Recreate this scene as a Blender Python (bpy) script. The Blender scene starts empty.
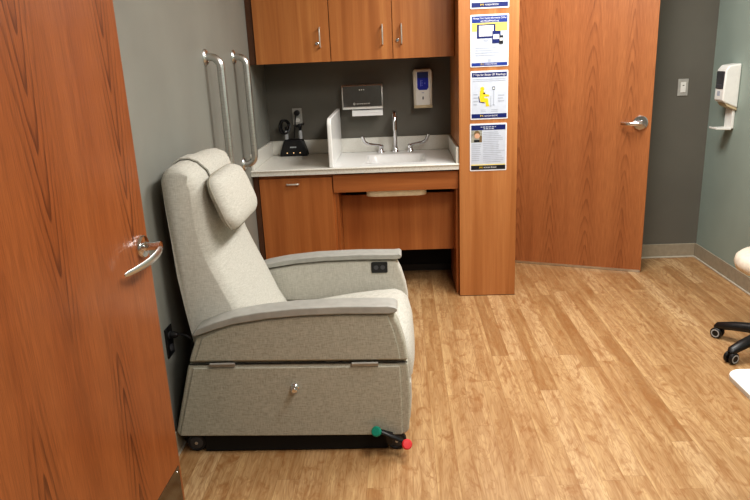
import bpy, bmesh, math, random
from mathutils import Vector, Matrix
random.seed(4)
C = bpy.context.scene.collection
scn = bpy.context.scene
PI = math.pi

# ------------------------------------------------------------------ nodes
class NT:
    def __init__(s, name):
        s.m = bpy.data.materials.new(name); s.m.use_nodes = True
        s.t = s.m.node_tree; s.t.nodes.clear()
        s.out = s.n('ShaderNodeOutputMaterial'); s.b = s.n('ShaderNodeBsdfPrincipled')
        s.t.links.new(s.b.outputs[0], s.out.inputs[0])
    def n(s, ty, **kw):
        o = s.t.nodes.new(ty)
        for k, v in kw.items(): setattr(o, k, v)
        return o
    def put(s, sock, v):
        if isinstance(v, bpy.types.NodeSocket): s.t.links.new(v, sock)
        elif v is not None: sock.default_value = v
    def math(s, op, a, b=None, c=None):
        o = s.n('ShaderNodeMath', operation=op)
        s.put(o.inputs[0], a); s.put(o.inputs[1], b); s.put(o.inputs[2], c)
        return o.outputs[0]
    def add(s, a, b): return s.math('ADD', a, b)
    def sub(s, a, b): return s.math('SUBTRACT', a, b)
    def mul(s, a, b): return s.math('MULTIPLY', a, b)
    def xyz(s):
        tc = s.n('ShaderNodeTexCoord'); sp = s.n('ShaderNodeSeparateXYZ')
        s.t.links.new(tc.outputs['Object'], sp.inputs[0]); return sp.outputs
    def vec(s, x, y, z):
        o = s.n('ShaderNodeCombineXYZ')
        for i, v in enumerate((x, y, z)): s.put(o.inputs[i], v)
        return o.outputs[0]
    def noise(s, v, scale=1, detail=3, rough=.5, dist=0):
        o = s.n('ShaderNodeTexNoise'); s.put(o.inputs['Vector'], v)
        o.inputs['Scale'].default_value = scale; o.inputs['Detail'].default_value = detail
        o.inputs['Roughness'].default_value = rough; o.inputs['Distortion'].default_value = dist
        return o.outputs[0]
    def white(s, v):
        o = s.n('ShaderNodeTexWhiteNoise', noise_dimensions='3D'); s.put(o.inputs['Vector'], v); return o.outputs['Value']
    def ramp(s, f, stops):
        o = s.n('ShaderNodeValToRGB'); s.put(o.inputs[0], f); e = o.color_ramp.elements
        while len(e) < len(stops): e.new(.5)
        for i, (p, c) in enumerate(stops):
            e[i].position = p; e[i].color = rgb(c) if not isinstance(c, (int, float)) else (c, c, c, 1)
        return o.outputs[0]
    def mix(s, f, a, b, mode='MIX'):
        o = s.n('ShaderNodeMix', data_type='RGBA', blend_type=mode)
        s.put(o.inputs[0], f)
        s.put(o.inputs[6], a if isinstance(a, bpy.types.NodeSocket) else rgb(a))
        s.put(o.inputs[7], b if isinstance(b, bpy.types.NodeSocket) else rgb(b))
        return o.outputs[2]
    def base(s, c, rough=.5, metal=0, spec=.5, coat=0):
        s.put(s.b.inputs['Base Color'], c if isinstance(c, bpy.types.NodeSocket) else rgb(c))
        s.put(s.b.inputs['Roughness'], rough); s.b.inputs['Metallic'].default_value = metal
        s.b.inputs['Specular IOR Level'].default_value = spec; s.b.inputs['Coat Weight'].default_value = coat
        s.b.inputs['Coat Roughness'].default_value = .15
    def bump(s, h, strength=.2, dist=.001):
        o = s.n('ShaderNodeBump'); s.put(o.inputs['Height'], h)
        o.inputs['Strength'].default_value = strength; o.inputs['Distance'].default_value = dist
        s.t.links.new(o.outputs[0], s.b.inputs['Normal'])
def rgb(c):
    if len(c) == 4: return c
    f = lambda v: (v/255/12.92) if v/255 <= .04045 else ((v/255+.055)/1.055)**2.4
    return (f(c[0]), f(c[1]), f(c[2]), 1)

def plain(name, c, rough=.5, metal=0, spec=.5, var=.04, scale=30):
    t = NT(name); x, y, z = t.xyz()
    n = t.noise(t.vec(x, y, z), scale, 3)
    lo = tuple(max(0, v*(1-var)) for v in c); hi = tuple(min(255, v*(1+var)) for v in c)
    t.base(t.ramp(n, [(.3, lo), (.7, hi)]), rough, metal, spec); return t.m

def wall_mat(name, c):
    t = NT(name); x, y, z = t.xyz(); v = t.vec(x, y, z)
    n = t.noise(v, 3, 3)
    t.base(t.ramp(n, [(.3, tuple(k*.975 for k in c)), (.7, tuple(k*1.025 for k in c))]), .55, 0, .35)
    t.bump(t.noise(v, 260, 2), .12, .001); return t.m

def oak(name, dark, mid, light, cell=.30, A=62, B=9, flip=1, rough=.33, line=.75, off=.37, mode=0):
    """red-oak veneer: mirrored flitches with cathedral figure, pores"""
    t = NT(name); x, y, z = t.xyz()
    oi = t.n('ShaderNodeObjectInfo').outputs['Random']
    u = t.add(x, t.mul(y, .83))
    wob = t.sub(t.noise(t.vec(t.mul(u, 4), 3.1, t.mul(z, 1.1)), 1, 2), .5)
    uw = t.add(u, t.mul(wob, .05))
    c0 = t.add(t.math('DIVIDE', uw, cell), off)
    idx = t.math('FLOOR', c0)
    tt = t.mul(t.sub(t.math('FRACT', c0), .5), cell)
    d = t.math('SQRT', t.add(t.mul(tt, tt), .00012))
    # apex runs along the grain, direction per flitch
    sg = t.sub(t.mul(t.math('GREATER_THAN', t.white(t.vec(idx, 2.0, 1.0)), .45), 2), 1)
    par = t.math('MODULO', t.add(idx, 100), 2.0)          # 0 even flitch, 1 odd flitch
    sg = t.sub(1.0, t.mul(par, 2.0)) if mode == 1 else t.add(t.mul(sg, 0.0), 1.0)
    n2 = t.noise(t.vec(t.mul(u, 11), t.mul(idx, 7.7), t.mul(z, 1.5)), 1, 3, .5)
    ring = t.add(t.add(t.mul(d, A), t.mul(t.mul(z, B*flip), sg)), t.mul(n2, 2.4))
    fr = t.math('FRACT', ring)
    ln = t.ramp(fr, [(.0, 0.0), (.55, .12), (.82, .85), (.93, 1.0), (1.0, .0)])
    msk = t.ramp(t.math('ABSOLUTE', tt), [(.012, 1.0), (.034, .62), (.075, .14), (cell*.49, .10)])
    if mode == 1:
        zz = t.add(z, t.mul(wob, .5))
        hi = t.ramp(t.mul(zz, .5), [(.45, .12), (.53, 1.0)]); lo = t.ramp(t.mul(zz, .5), [(.36, 1.0), (.44, .10)])
        msk = t.mul(msk, t.add(t.mul(hi, t.sub(1.0, par)), t.mul(lo, par)))
    band = t.noise(t.vec(t.mul(u, 38), 5.5, t.mul(z, .9)), 1, 3, .6)
    pores = t.noise(t.vec(t.mul(u, 420), t.mul(y, 10), t.mul(z, 9)), 1, 2, .6)
    pr = t.ramp(pores, [(.42, 1.0), (.58, 0.0)])
    big = t.noise(t.vec(t.mul(u, 9), 1.7, t.mul(z, .7)), 1, 3)
    col = t.ramp(big, [(.3, mid), (.7, light)])
    col = t.mix(t.ramp(band, [(.45, 0.0), (.75, .28)]), col, dark)
    col = t.mix(t.mul(pr, .34), col, dark)
    lm = t.mul(t.mul(t.mul(ln, msk), line), t.add(t.mul(pr, .5), .62))
    col = t.mix(lm, col, dark)
    t.base(col, rough, 0, .5, .12); return t.m

def cherry(name, dark, mid, light, rough=.38, sc=1.0):
    """straight-grained laminate for the cabinets"""
    t = NT(name); x, y, z = t.xyz()
    oi = t.n('ShaderNodeObjectInfo').outputs['Random']
    u = t.add(t.add(x, t.mul(y, .83)), t.mul(oi, 9))
    big = t.noise(t.vec(t.mul(u, 16*sc), 0.3, t.mul(z, .55)), 1, 4, .55, .6)
    fine = t.noise(t.vec(t.mul(u, 150), 2.3, t.mul(z, 4)), 1, 3, .6)
    col = t.ramp(big, [(.28, dark), (.5, mid), (.74, light)])
    col = t.mix(t.ramp(fine, [(.4, .22), (.62, 0.0)]), col, dark)
    t.base(col, rough, 0, .5, .05); return t.m

def cherry_h(name, dark, mid, light):
    t = NT(name); x, y, z = t.xyz()
    big = t.noise(t.vec(t.mul(x, 1.0), 0.3, t.mul(z, 22)), 1, 4, .55, .6)
    fine = t.noise(t.vec(t.mul(x, 5), 2.3, t.mul(z, 190)), 1, 3, .6)
    col = t.ramp(big, [(.28, dark), (.5, mid), (.74, light)])
    col = t.mix(t.ramp(fine, [(.4, .22), (.62, 0.0)]), col, dark)
    t.base(col, .38, 0, .5, .05); return t.m

def floor_mat():
    t = NT('vinyl_plank'); x, y, z = t.xyz()
    W, L = .088, 1.05
    r0 = t.math('DIVIDE', t.add(x, 10.03), W); row = t.math('FLOOR', r0); fx = t.math('FRACT', r0)
    off = t.mul(t.white(t.vec(row, 3.0, 0.0)), 5.0)
    l0 = t.add(t.math('DIVIDE', t.add(y, 10.0), L), off); pl = t.math('FLOOR', l0); fy = t.math('FRACT', l0)
    rnd = t.white(t.vec(row, pl, 5.0)); rnd2 = t.white(t.vec(row, pl, 9.0))
    gx = t.add(x, t.mul(rnd, 7.0)); gy = t.add(y, t.mul(rnd2, 13.0))
    g = t.noise(t.vec(t.mul(gx, 34), t.mul(gy, 2.2), rnd), 1, 4, .6, .8)
    fig = t.noise(t.vec(t.mul(gx, 11), t.mul(gy, 1.9), rnd2), 1, 3, .5, 1.0)
    rings = t.math('FRACT', t.mul(fig, 13.0))
    knot = t.noise(t.vec(t.mul(gx, 16), t.mul(gy, 7), rnd2), 1, 3, .6, 1.6)
    fine = t.noise(t.vec(t.mul(x, 240), t.mul(y, 12), rnd), 1, 2, .6)
    c = t.ramp(rnd, [(0, (160, 123, 84)), (.15, (174, 138, 97)), (.5, (184, 149, 108)), (.85, (192, 158, 117)), (1, (209, 178, 138))])
    c = t.mix(t.ramp(g, [(.32, .62), (.52, 0.0)]), c, (146, 102, 60))
    c = t.mix(t.ramp(g, [(.52, 0.0), (.74, .5)]), c, (222, 190, 142))
    c = t.mix(t.ramp(knot, [(.52, 0.0), (.68, .7)]), c, (150, 104, 62))
    c = t.mix(t.mul(t.ramp(rings, [(0, 0.0), (.55, .08), (.88, .55), (1, 0.0)]), .75), c, (140, 97, 56))
    c = t.mix(t.ramp(fine, [(.4, .3), (.6, 0.0)]), c, (150, 106, 62))
    ex = t.math('MINIMUM', fx, t.sub(1.0, fx)); ey = t.mul(t.math('MINIMUM', fy, t.sub(1.0, fy)), L/W)
    e = t.math('MINIMUM', ex, ey)
    c = t.mix(t.mul(t.ramp(fx, [(.0, .5), (.10, .32), (.30, 0.0)]), t.mul(t.math('GREATER_THAN', rnd2, .55), t.add(t.mul(g, 1.6), -.3))), c, (216, 184, 136))
    c = t.mix(t.ramp(e, [(.006, .35), (.02, 0.0)]), c, (122, 82, 46))
    t.base(c, t.add(t.mul(g, .12), .30), 0, .42)
    t.bump(fine, .05, .0006); return t.m

def fabric(name, c1, c2, c3, rough=.82):
    t = NT(name); x, y, z = t.xyz()
    a = t.add(x, t.mul(y, 1.0))
    h = t.noise(t.vec(t.mul(x, 40), t.mul(y, 40), t.mul(z, 480)), 1, 2, .6)
    v = t.noise(t.vec(t.mul(x, 480), t.mul(y, 480), t.mul(z, 40)), 1, 2, .6)
    s = t.mul(t.add(h, v), .5)
    col = t.ramp(s, [(.36, c1), (.5, c2), (.64, c3)])
    t.base(col, rough, 0, .3); t.b.inputs['Sheen Weight'].default_value = .1
    t.bump(s, .22, .0012); return t.m

def speckle(name, c, d, amt=.5, rough=.3):
    t = NT(name); x, y, z = t.xyz(); v = t.vec(x, y, z)
    n = t.noise(v, 330, 1, .5); n2 = t.noise(v, 200, 1)
    col = t.mix(t.ramp(n, [(.58, 0.0), (.68, amt)]), c, d)
    col = t.mix(t.ramp(n2, [(.6, 0.0), (.7, amt*.7)]), col, (160, 150, 135))
    t.base(col, rough, 0, .5); return t.m

def brushed(name, c, rough=.25):
    t = NT(name); x, y, z = t.xyz()
    n = t.noise(t.vec(t.mul(x, 30), t.mul(y, 30), t.mul(z, 400)), 1, 2)
    t.base(t.ramp(n, [(.3, tuple(k*.93 for k in c)), (.7, c)]), t.add(t.mul(n, .12), rough-.06), 1); return t.m

M = {
 'floor': floor_mat(),
 'wall_back': wall_mat('wall_taupe', (108, 105, 97)),
 'wall_left': wall_mat('wall_taupe_lit', (138, 138, 131)),  # back wall's taupe made lighter: light on this wall put into the colour
 'wall_right': wall_mat('wall_sage', (150, 163, 155)),
 'ceiling': wall_mat('ceiling_white', (235, 234, 228)),
 'base': plain('vinyl_base', (160, 150, 132), .45),
 'base_dark': plain('dark_base', (44, 40, 36), .5),
 'caulk': plain('base_lip', (196, 190, 176), .45),
 'door1': oak('oak_veneer_near', (94, 48, 22), (150, 85, 44), (164, 98, 54), .21, 50, 6.5, -1, .34, 1.25, -.12, 1),
 'door2': oak('oak_veneer_far', (114, 64, 34), (166, 104, 62), (178, 116, 71), .245, 48, 7, 1, .36, .6),
 'cherry': cherry('cherry_laminate', (156, 92, 47), (176, 109, 59), (194, 127, 73)),
 'cherry_up': cherry('cherry_upper', (160, 98, 50), (180, 116, 64), (196, 134, 78)),
 'cherry_h': cherry_h('cherry_apron', (152, 90, 46), (170, 105, 58), (188, 121, 69)),
 'column': cherry('cherry_column', (162, 102, 54), (182, 120, 70), (198, 138, 86), .4, 1.2),
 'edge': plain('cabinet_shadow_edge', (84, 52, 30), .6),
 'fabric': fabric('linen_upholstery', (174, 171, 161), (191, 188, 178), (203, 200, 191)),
 'fabric_shaded': fabric('linen_shaded', (148, 145, 131), (173, 170, 156), (190, 187, 173)),  # same linen darkened: shade on the chair sides put into the colour
 'piping': plain('piping_fabric', (150, 145, 131), .8),
 'cap': plain('grey_urethane', (164, 163, 157), .4, 0, .5),
 'black': plain('black_plastic', (22, 22, 24), .4),
 'rubber': plain('grey_rubber', (74, 74, 78), .5),
 'tread': plain('dark_tread', (40, 40, 43), .5),
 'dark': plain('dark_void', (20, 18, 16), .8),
 'green': plain('green_pad', (20, 140, 118), .45),
 'red': plain('red_pad', (214, 52, 56), .45),
 'chrome': plain('chrome', (225, 225, 228), .12, 1, .5, .02),
 'steel': brushed('brushed_steel', (222, 222, 220), .3),
 'nickel': plain('satin_nickel', (214, 211, 204), .3, .55),
 'counter': speckle('solid_surface', (226, 224, 216), (186, 178, 164), .6, .33),
 'basin': plain('white_basin', (238, 238, 236), .22, 0, .5, .01),
 'bowl': plain('cream_bowl', (250, 242, 222), .45),
 'white': plain('white_plastic', (232, 231, 226), .35, 0, .5, .015),
 'offwhite': plain('offwhite_plastic', (214, 208, 194), .4, 0, .5, .02),
 'tan': plain('tan_plastic', (196, 180, 148), .5),
 'paper': plain('white_paper', (240, 240, 240), .55, 0, .4, .01),
 'posterpaper': plain('poster_paper', (204, 211, 224), .35, 0, .4, .02),
 'lamin': plain('laminate_sleeve', (236, 236, 240), .25, 0, .5, .01),
 'navy': plain('print_navy', (22, 38, 104), .35),
 'blue': plain('print_blue', (34, 60, 142), .35),
 'maize': plain('print_maize', (238, 204, 44), .4),
 'yellow': plain('print_pale_yellow', (246, 222, 110), .4),
 'ink': plain('print_grey_ink', (176, 183, 196), .5),
 'inkblack': plain('print_black', (24, 26, 34), .4),
 'skin': plain('print_skin', (214, 168, 140), .5),
 'hair': plain('print_hair', (120, 98, 66), .5),
 'photo_bg': plain('print_grey_photo', (150, 150, 140), .5, 0, .4, .2, 60),
 'bluewin': plain('blue_window', (36, 48, 168), .15),
 'bluegel': plain('pale_blue_print', (120, 132, 214), .3),
 'smoke': plain('smoked_window', (66, 66, 70), .18),
 'mirror': plain('mirror_steel', (150, 150, 152), .12, 1, .5, .02),
 'greyplate': plain('grey_plate', (176, 174, 168), .4),
 'greyhandle': plain('grey_handle', (170, 172, 174), .35),
 'hinge': plain('hinge_metal', (176, 174, 168), .35, .35),
 'led': plain('amber_led', (250, 190, 110), .3),
 'vinylseat': plain('cream_vinyl', (216, 206, 190), .45),
}
tl = M['led'].node_tree.nodes
for nd in tl:
    if nd.type == 'BSDF_PRINCIPLED':
        nd.inputs['Emission Color'].default_value = rgb((255, 225, 175)); nd.inputs['Emission Strength'].default_value = .7

# ------------------------------------------------------------------ mesh building
class MB:
    def __init__(s): s.bm = bmesh.new()
    def box(s, x0, x1, y0, y1, z0, z1):
        v = [s.bm.verts.new((x, y, z)) for z in (z0, z1) for y in (y0, y1) for x in (x0, x1)]
        for f in ((0,2,3,1),(4,5,7,6),(0,1,5,4),(2,6,7,3),(0,4,6,2),(1,3,7,5)): s.bm.faces.new([v[i] for i in f])
        return s
    def prism(s, pts, a0, a1, axis='y'):
        """pts in the plane normal to axis: y->(x,z), x->(y,z), z->(x,y)"""
        mk = {'y': lambda p, a: (p[0], a, p[1]), 'x': lambda p, a: (a, p[0], p[1]), 'z': lambda p, a: (p[0], p[1], a)}[axis]
        A = [s.bm.verts.new(mk(p, a0)) for p in pts]; B = [s.bm.verts.new(mk(p, a1)) for p in pts]; n = len(pts)
        s.bm.faces.new(A); s.bm.faces.new(B[::-1])
        for i in range(n): s.bm.faces.new((A[i], B[i], B[(i+1) % n], A[(i+1) % n]))
        return s
    def loft(s, rings, caps=True, closed=False, first=True):
        R = [[s.bm.verts.new(p) for p in r] for r in rings]; n = len(R[0])
        pairs = list(zip(R, R[1:])) + ([(R[-1], R[0])] if closed else [])
        for a, b in pairs:
            for i in range(n): s.bm.faces.new((a[i], a[(i+1) % n], b[(i+1) % n], b[i]))
        if caps and not closed: (first and s.bm.faces.new(R[0][::-1])); s.bm.faces.new(R[-1])
        return s
    def tube(s, pts, r, n=12, closed=False, flat=1.0):
        pts = [Vector(p) for p in pts]; rings = []; prev = None; N = len(pts)
        for i, p in enumerate(pts):
            if closed: t = pts[(i+1) % N]-pts[i-1]
            else: t = (pts[min(i+1, N-1)]-pts[max(i-1, 0)])
            t.normalize()
            if prev is None:
                up = Vector((0, 0, 1)) if abs(t.z) < .9 else Vector((0, 1, 0)); a = t.cross(up).normalized()
            else: a = (prev-t*prev.dot(t)).normalized()
            prev = a; b = t.cross(a)
            rr = r[i] if isinstance(r, (list, tuple)) else r
            rings.append([p+a*rr*math.cos(q*2*PI/n)+b*rr*flat*math.sin(q*2*PI/n) for q in range(n)])
        return s.loft(rings, True, closed)
    def lathe(s, prof, c, axis='z', n=28, ring=False):
        """prof: (radius, height along axis)"""
        rings = []
        ax = Vector(axis) if not isinstance(axis, str) else {'x': Vector((1,0,0)), 'y': Vector((0,1,0)), 'z': Vector((0,0,1)), '-y': Vector((0,-1,0)), '-x': Vector((-1,0,0))}[axis]
        ax.normalize(); a = ax.orthogonal().normalized(); b = ax.cross(a); c = Vector(c)
        for r, h in prof:
            r = max(r, 1e-4)
            rings.append([c+ax*h+a*r*math.cos(k*2*PI/n)+b*r*math.sin(k*2*PI/n) for k in range(n)])
        return s.loft(rings, not ring, ring)
    def build(s, name, mat, parent=None, bevel=0, seg=2, smooth=True, ang=38, org=None, sub=0):
        bm = s.bm
        if org is None: org = parent_org(parent)
        bmesh.ops.translate(bm, verts=bm.verts, vec=-Vector(org))
        bmesh.ops.recalc_face_normals(bm, faces=bm.faces)
        me = bpy.data.meshes.new(name); bm.to_mesh(me); bm.free()
        me.materials.append(M[mat] if isinstance(mat, str) else mat)
        if smooth:
            me.polygons.foreach_set('use_smooth', [True]*len(me.polygons))
            if not sub: me.set_sharp_from_angle(angle=math.radians(ang))
        o = bpy.data.objects.new(name, me); C.objects.link(o)
        if parent: o.parent = parent
        else: o.location = org
        if bevel:
            b = o.modifiers.new('bevel', 'BEVEL'); b.width = bevel; b.segments = seg; b.limit_method = 'ANGLE'
            b.angle_limit = math.radians(40); b.harden_normals = True
        if sub:
            q = o.modifiers.new('sub', 'SUBSURF'); q.levels = sub; q.render_levels = sub
        return o
ORG = {}
def parent_org(p):
    while p:
        if p.name in ORG: return ORG[p.name]
        p = p.parent
    return (0, 0, 0)
def tag(o, label, cat, group=None, kind=None):
    o['label'] = label; o['category'] = cat
    if group: o['group'] = group
    if kind: o['kind'] = kind
    return o
def thing(name, loc, label, cat, group=None, rotz=0, local=False):
    o = bpy.data.objects.new(name, None); C.objects.link(o); o.location = loc; o.rotation_euler = (0, 0, rotz)
    o.empty_display_size = .05
    ORG[o.name] = (0, 0, 0) if local else tuple(loc)
    return tag(o, label, cat, group)
def struct(o, label=None, cat=None):
    o['kind'] = 'structure'
    if label: o['label'] = label; o['category'] = cat or 'room'
    return o
def box(name, mat, parent, b, bevel=0, **k): return MB().box(*b).build(name, mat, parent, bevel, **k)
def dup(o, parent=None, loc=None):
    c = o.copy(); C.objects.link(c)
    if parent: c.parent = parent
    if loc is not None: c.location = loc
    if o.name in ORG: ORG[c.name] = ORG[o.name]
    for ch in list(o.children): dup(ch, c)
    return c
def arc(cx, cy, r, a0, a1, n): return [(cx+r*math.cos(math.radians(a0+(a1-a0)*i/n)), cy+r*math.sin(math.radians(a0+(a1-a0)*i/n))) for i in range(n+1)]
def rrect(x0, x1, y0, y1, r, n=4):
    return arc(x1-r, y1-r, r, 0, 90, n)+arc(x0+r, y1-r, r, 90, 180, n)+arc(x0+r, y0+r, r, 180, 270, n)+arc(x1-r, y0+r, r, 270, 360, n)

# ------------------------------------------------------------------ setting
XL, XR, YB, YF, ZC = -.978, 2.19, 4.88, -1.1, 2.70
T = .12
struct(box('floor', 'floor', None, (XL-T, XR+T, YF-T, 5.7, -.1, 0)), 'tan wood-look vinyl plank floor running away from the doorway', 'floor')
struct(box('ceiling', 'ceiling', None, (XL-T, XR+T, YF-T, 5.7, ZC, ZC+.1)), 'plain white ceiling above the exam room', 'ceiling')
struct(box('wall_left', 'wall_left', None, (XL-T, XL, YF-T, 5.7, 0, ZC)), 'grey wall coloured as lit, behind the recliner with grab bars', 'wall')
struct(box('wall_right', 'wall_right', None, (XR, XR+T, YF-T, 5.7, 0, ZC)), 'sage green wall carrying the hand sanitizer dispenser', 'wall')
struct(box('wall_front', 'wall_left', None, (XL, XR, YF-T, YF, 0, ZC)), 'grey wall facing the sink', 'wall')
OX0, OX1, OZ = .79, 1.735, 2.16
mb = MB().box(XL, OX0, YB, YB+T, 0, ZC).box(OX1, XR, YB, YB+T, 0, ZC).box(OX0, OX1, YB, YB+T, OZ, ZC)
struct(mb.build('wall_back', 'wall_back', None), 'dark taupe wall behind the sink and the far door', 'wall')
struct(box('wall_corridor', 'wall_left', None, (XL, XR, 5.6, 5.7, 0, ZC)), 'grey corridor wall beyond the far door', 'wall')
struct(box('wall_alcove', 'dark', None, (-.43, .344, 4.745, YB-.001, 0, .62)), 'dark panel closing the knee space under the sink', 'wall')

def baseboard(name, b, lip, label):
    o = struct(box(name, 'base', None, b, .004), label, 'baseboard')
    l = box('base_lip', 'caulk', o, lip, .003); return o
baseboard('baseboard_back', (OX1+.03, XR-.012, YB-.012, YB-.0005, 0, .108), (OX1+.03, XR-.012, YB-.02, YB-.011, 0, .012), 'taupe vinyl baseboard below the light switch')
baseboard('baseboard_right', (XR-.012, XR-.0005, YF+.02, YB-.001, 0, .108), (XR-.02, XR-.011, YF+.02, YB-.012, 0, .012), 'taupe vinyl baseboard along the sage wall')
baseboard('baseboard_left', (XL+.0005, XL+.008, YF+.02, 4.16, 0, .108), (XL+.0075, XL+.010, YF+.02, 4.16, 0, .012), 'taupe vinyl baseboard behind the recliner')
struct(box('baseboard_alcove', 'base_dark', None, (-.43, .344, 4.735, 4.7445, 0, .05)), 'black rubber baseboard in the knee space', 'baseboard')
t1 = MB().box(OX1-.02, OX1+.025, YB-.008, YB+T, 0, OZ+.03).box(OX0-.03, OX0+.012, YB-.008, YB+T, 0, OZ+.03).box(OX0+.012, OX1-.02, YB-.008, YB+T, OZ-.02, OZ+.03)
struct(t1.build('trim_1', 'base_dark', None), 'dark metal frame round the far door', 'door frame')

# near door leaf: local x along the width from the hinge, y toward the room's left, z up
def lever(parent, u, z, length, side=-1, rose_r=.036, face=0):
    """lever handle on the face at local y = face, outward = side"""
    s = side
    rose = MB().lathe([(0, 0), (rose_r, 0), (rose_r, .007), (rose_r-.005, .013), (.014, .015), (.012, .017), (.0115, .054), (.0001, .056)], (u, face, z), (0, s, 0), 32)
    h = rose.build('door_handle', 'chrome', parent, 0)
    y = face+s*.05
    pts = []; rad = []
    for i in range(13):
        k = i/12
        pts.append((u+.014-k*length, y+s*(.012*math.sin(k*PI)-.016*k*k), z+.002-.004*math.sin(k*PI)-.004*k)); rad.append(.0085-.002*k)
    MB().tube(pts, rad, 12, flat=1.75).build('lever', 'chrome', h)
    h['label'] = 'satin chrome lever handle on round rose'
    return h
a1 = math.atan2(1, .03)
DW = 1.067
h1x, h1y = -.8296-DW*math.cos(a1), 2.0186-DW*math.sin(a1)
d1 = box('door_1', 'door1', None, (0, DW, 0, .044, .012, 2.13), .0015, org=(0, 0, 0))
d1.location = (h1x, h1y, 0); d1.rotation_euler = (0, 0, a1); ORG[d1.name] = (0, 0, 0)
struct(d1, 'reddish oak veneer door standing open beside the grey wall', 'door')
# lever seen edge-on with a pronounced return
u, zc = DW-.052, 1.018
h = MB().lathe([(0, 0), (.037, 0), (.037, .006), (.033, .013), (.016, .015), (.0135, .02), (.0125, .05), (.0155, .052), (.0155, .064), (.001, .066)], (u, 0, zc), (0, -1, 0), 36).build('door_handle', 'chrome', d1)
h['label'] = 'bright satin chrome lever handle'
pts = []; rad = []
for i in range(17):
    k = i/16
    pts.append((u+.012-k*.188, -.058-.014*math.sin(k*PI*.9)+.044*k*k, zc-.008-.030*k*k-.006*math.sin(k*PI))); rad.append((.0060-.0030*k*k) if 0 < i < 16 else .0022)
MB().tube(pts, rad, 14, flat=2.5).build('lever', 'steel', h)
kp = box('kick_plate', 'mirror', d1, (.02, DW-.017, -.0018, .0002, .02, .2), .0005)
for uu in (.04, .53, DW-.037):
    for zz in (.035, .185): MB().lathe([(.0001, 0), (.004, 0), (.003, .0015), (.0001, .002)], (uu, -.0018, zz), (0, -1, 0), 10).build('screw', 'chrome', kp)
for zz in (.25, 1.07, 1.88): MB().lathe([(.0001, 0), (.008, 0), (.008, .11), (.0001, .11)], (-.006, -.004, zz), 'z', 12).build('hinge', 'steel', d1)
struct(MB().box(XL+.0005, -.835, .86, .935, 0, 2.2).build('trim_2', 'base_dark', None), 'dark metal jamb holding the near oak door', 'door frame')

# far door
d2 = box('door_2', 'door2', None, (0, .914, 0, .044, .008, 2.12), .0015, org=(0, 0, 0))
d2.location = (.812, 4.868, 0); d2.rotation_euler = (0, 0, -math.radians(20.9)); ORG[d2.name] = (0, 0, 0)
struct(d2, 'orange-brown oak veneer door ajar beside the poster column', 'door')
lever(d2, .845, 1.056, .135, -1, .049)
box('lit_gap_strip', 'steel', d2, (.005, .909, -.004, -.0002, .002, .018))  # pale metal strip standing for the lit gap under the door
for zz in (.25, 1.07, 1.88): MB().lathe([(.0001, 0), (.008, 0), (.008, .11), (.0001, .11)], (.004, -.006, zz), 'z', 12).build('hinge', 'steel', d2)

# ------------------------------------------------------------------ column with posters
cx0, cx1, cy = .352, .713, 4.163
col = box('wooden_column', 'column', None, (cx0, cx1, cy, YB-.001, 0, ZC-.001), .002, org=(.53, 4.4, 0))
tag(col, 'tall orange-brown wood-clad column carrying the four posters', 'column', kind='thing')
ORG[col.name] = (.53, 4.4, 0)
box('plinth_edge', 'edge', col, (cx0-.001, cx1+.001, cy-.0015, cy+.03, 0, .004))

def text(body, parent, cx, z, width, height, mat, y, name='lettering'):
    cu = bpy.data.curves.new(name, 'FONT'); cu.body = body; cu.align_x = 'CENTER'; cu.align_y = 'CENTER'; cu.size = height
    cu.materials.append(M[mat]); o = bpy.data.objects.new(name, cu); C.objects.link(o)
    bpy.context.view_layer.update()
    w = o.dimensions.x
    if w > 1e-6: cu.space_character = 1; o.scale = (min(1.6, width/w), 1, 1)
    dg = bpy.context.evaluated_depsgraph_get()
    me = bpy.data.meshes.new_from_object(o.evaluated_get(dg)); sxx = o.scale.x
    bpy.data.objects.remove(o)
    for v in me.vertices: v.co = (v.co.x*sxx, 0, v.co.y)
    me.name = name
    if not me.materials: me.materials.append(M[mat])
    o = bpy.data.objects.new(name, me); C.objects.link(o)
    px, py, pz = parent_org(parent)
    o.parent = parent; o.location = (cx-px, y-py, z-pz)
    return o
def poster(x0, x1, z0, z1, label, shear=0):
    p = MB().prism(rrect(x0, x1, z0, z1, .006), cy-.0022, cy-.0004).build('poster', 'lamin', None, org=((x0+x1)/2, cy, z0), smooth=False)
    ORG[p.name] = ((x0+x1)/2, cy, z0)
    tag(p, label, 'poster', 'laminated posters on the wooden column')
    ins = .007
    box('printed_sheet', 'posterpaper', p, (x0+ins, x1-ins, cy-.0026, cy-.0021, z0+ins, z1-ins), smooth=False)
    return p
yp = cy-.003
def bar(p, name, mat, x0, x1, z0, z1, k=0): return box(name, mat, p, (x0, x1, yp-.0003-k*.0004, yp+.0006, z0, z1), smooth=False)
def footer(p, x0, x1, z0, blk='navy'):
    bar(p, 'footer_band', blk, x0+.007, x1-.007, z0+.008, z0+.034)
    w = x1-x0
    text('M', p, x0+w*.30, z0+.021, .017, .018, 'maize', yp-.0012)
    text('MICHIGAN MEDICINE', p, x0+w*.55, z0+.021, .080, .013, 'paper', yp-.0012)
def greek(p, x0, x1, z0, z1, n, ragged=True):
    """lines of print too small to read"""
    m = MB(); st = (z1-z0)/n
    rnd = random.Random(int(x0*1000)+n)
    for i in range(n):
        e = x1-(x1-x0)*(rnd.random()*.35 if ragged else 0)
        m.box(x0, e, yp-.0004, yp+.0006, z1-(i+.6)*st, z1-(i+.25)*st)
    return m.build('small_print', 'ink', p, smooth=False)
PX0, PX1 = .423, .651
p1 = poster(PX0, PX1, 1.803, 2.10, 'topmost laminated poster on the column, mostly cut off above its blue footer')
footer(p1, PX0, PX1, 1.803); greek(p1, PX0+.02, PX1-.02, 1.85, 2.06, 9)
z0, z1 = 1.471, 1.771
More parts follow.
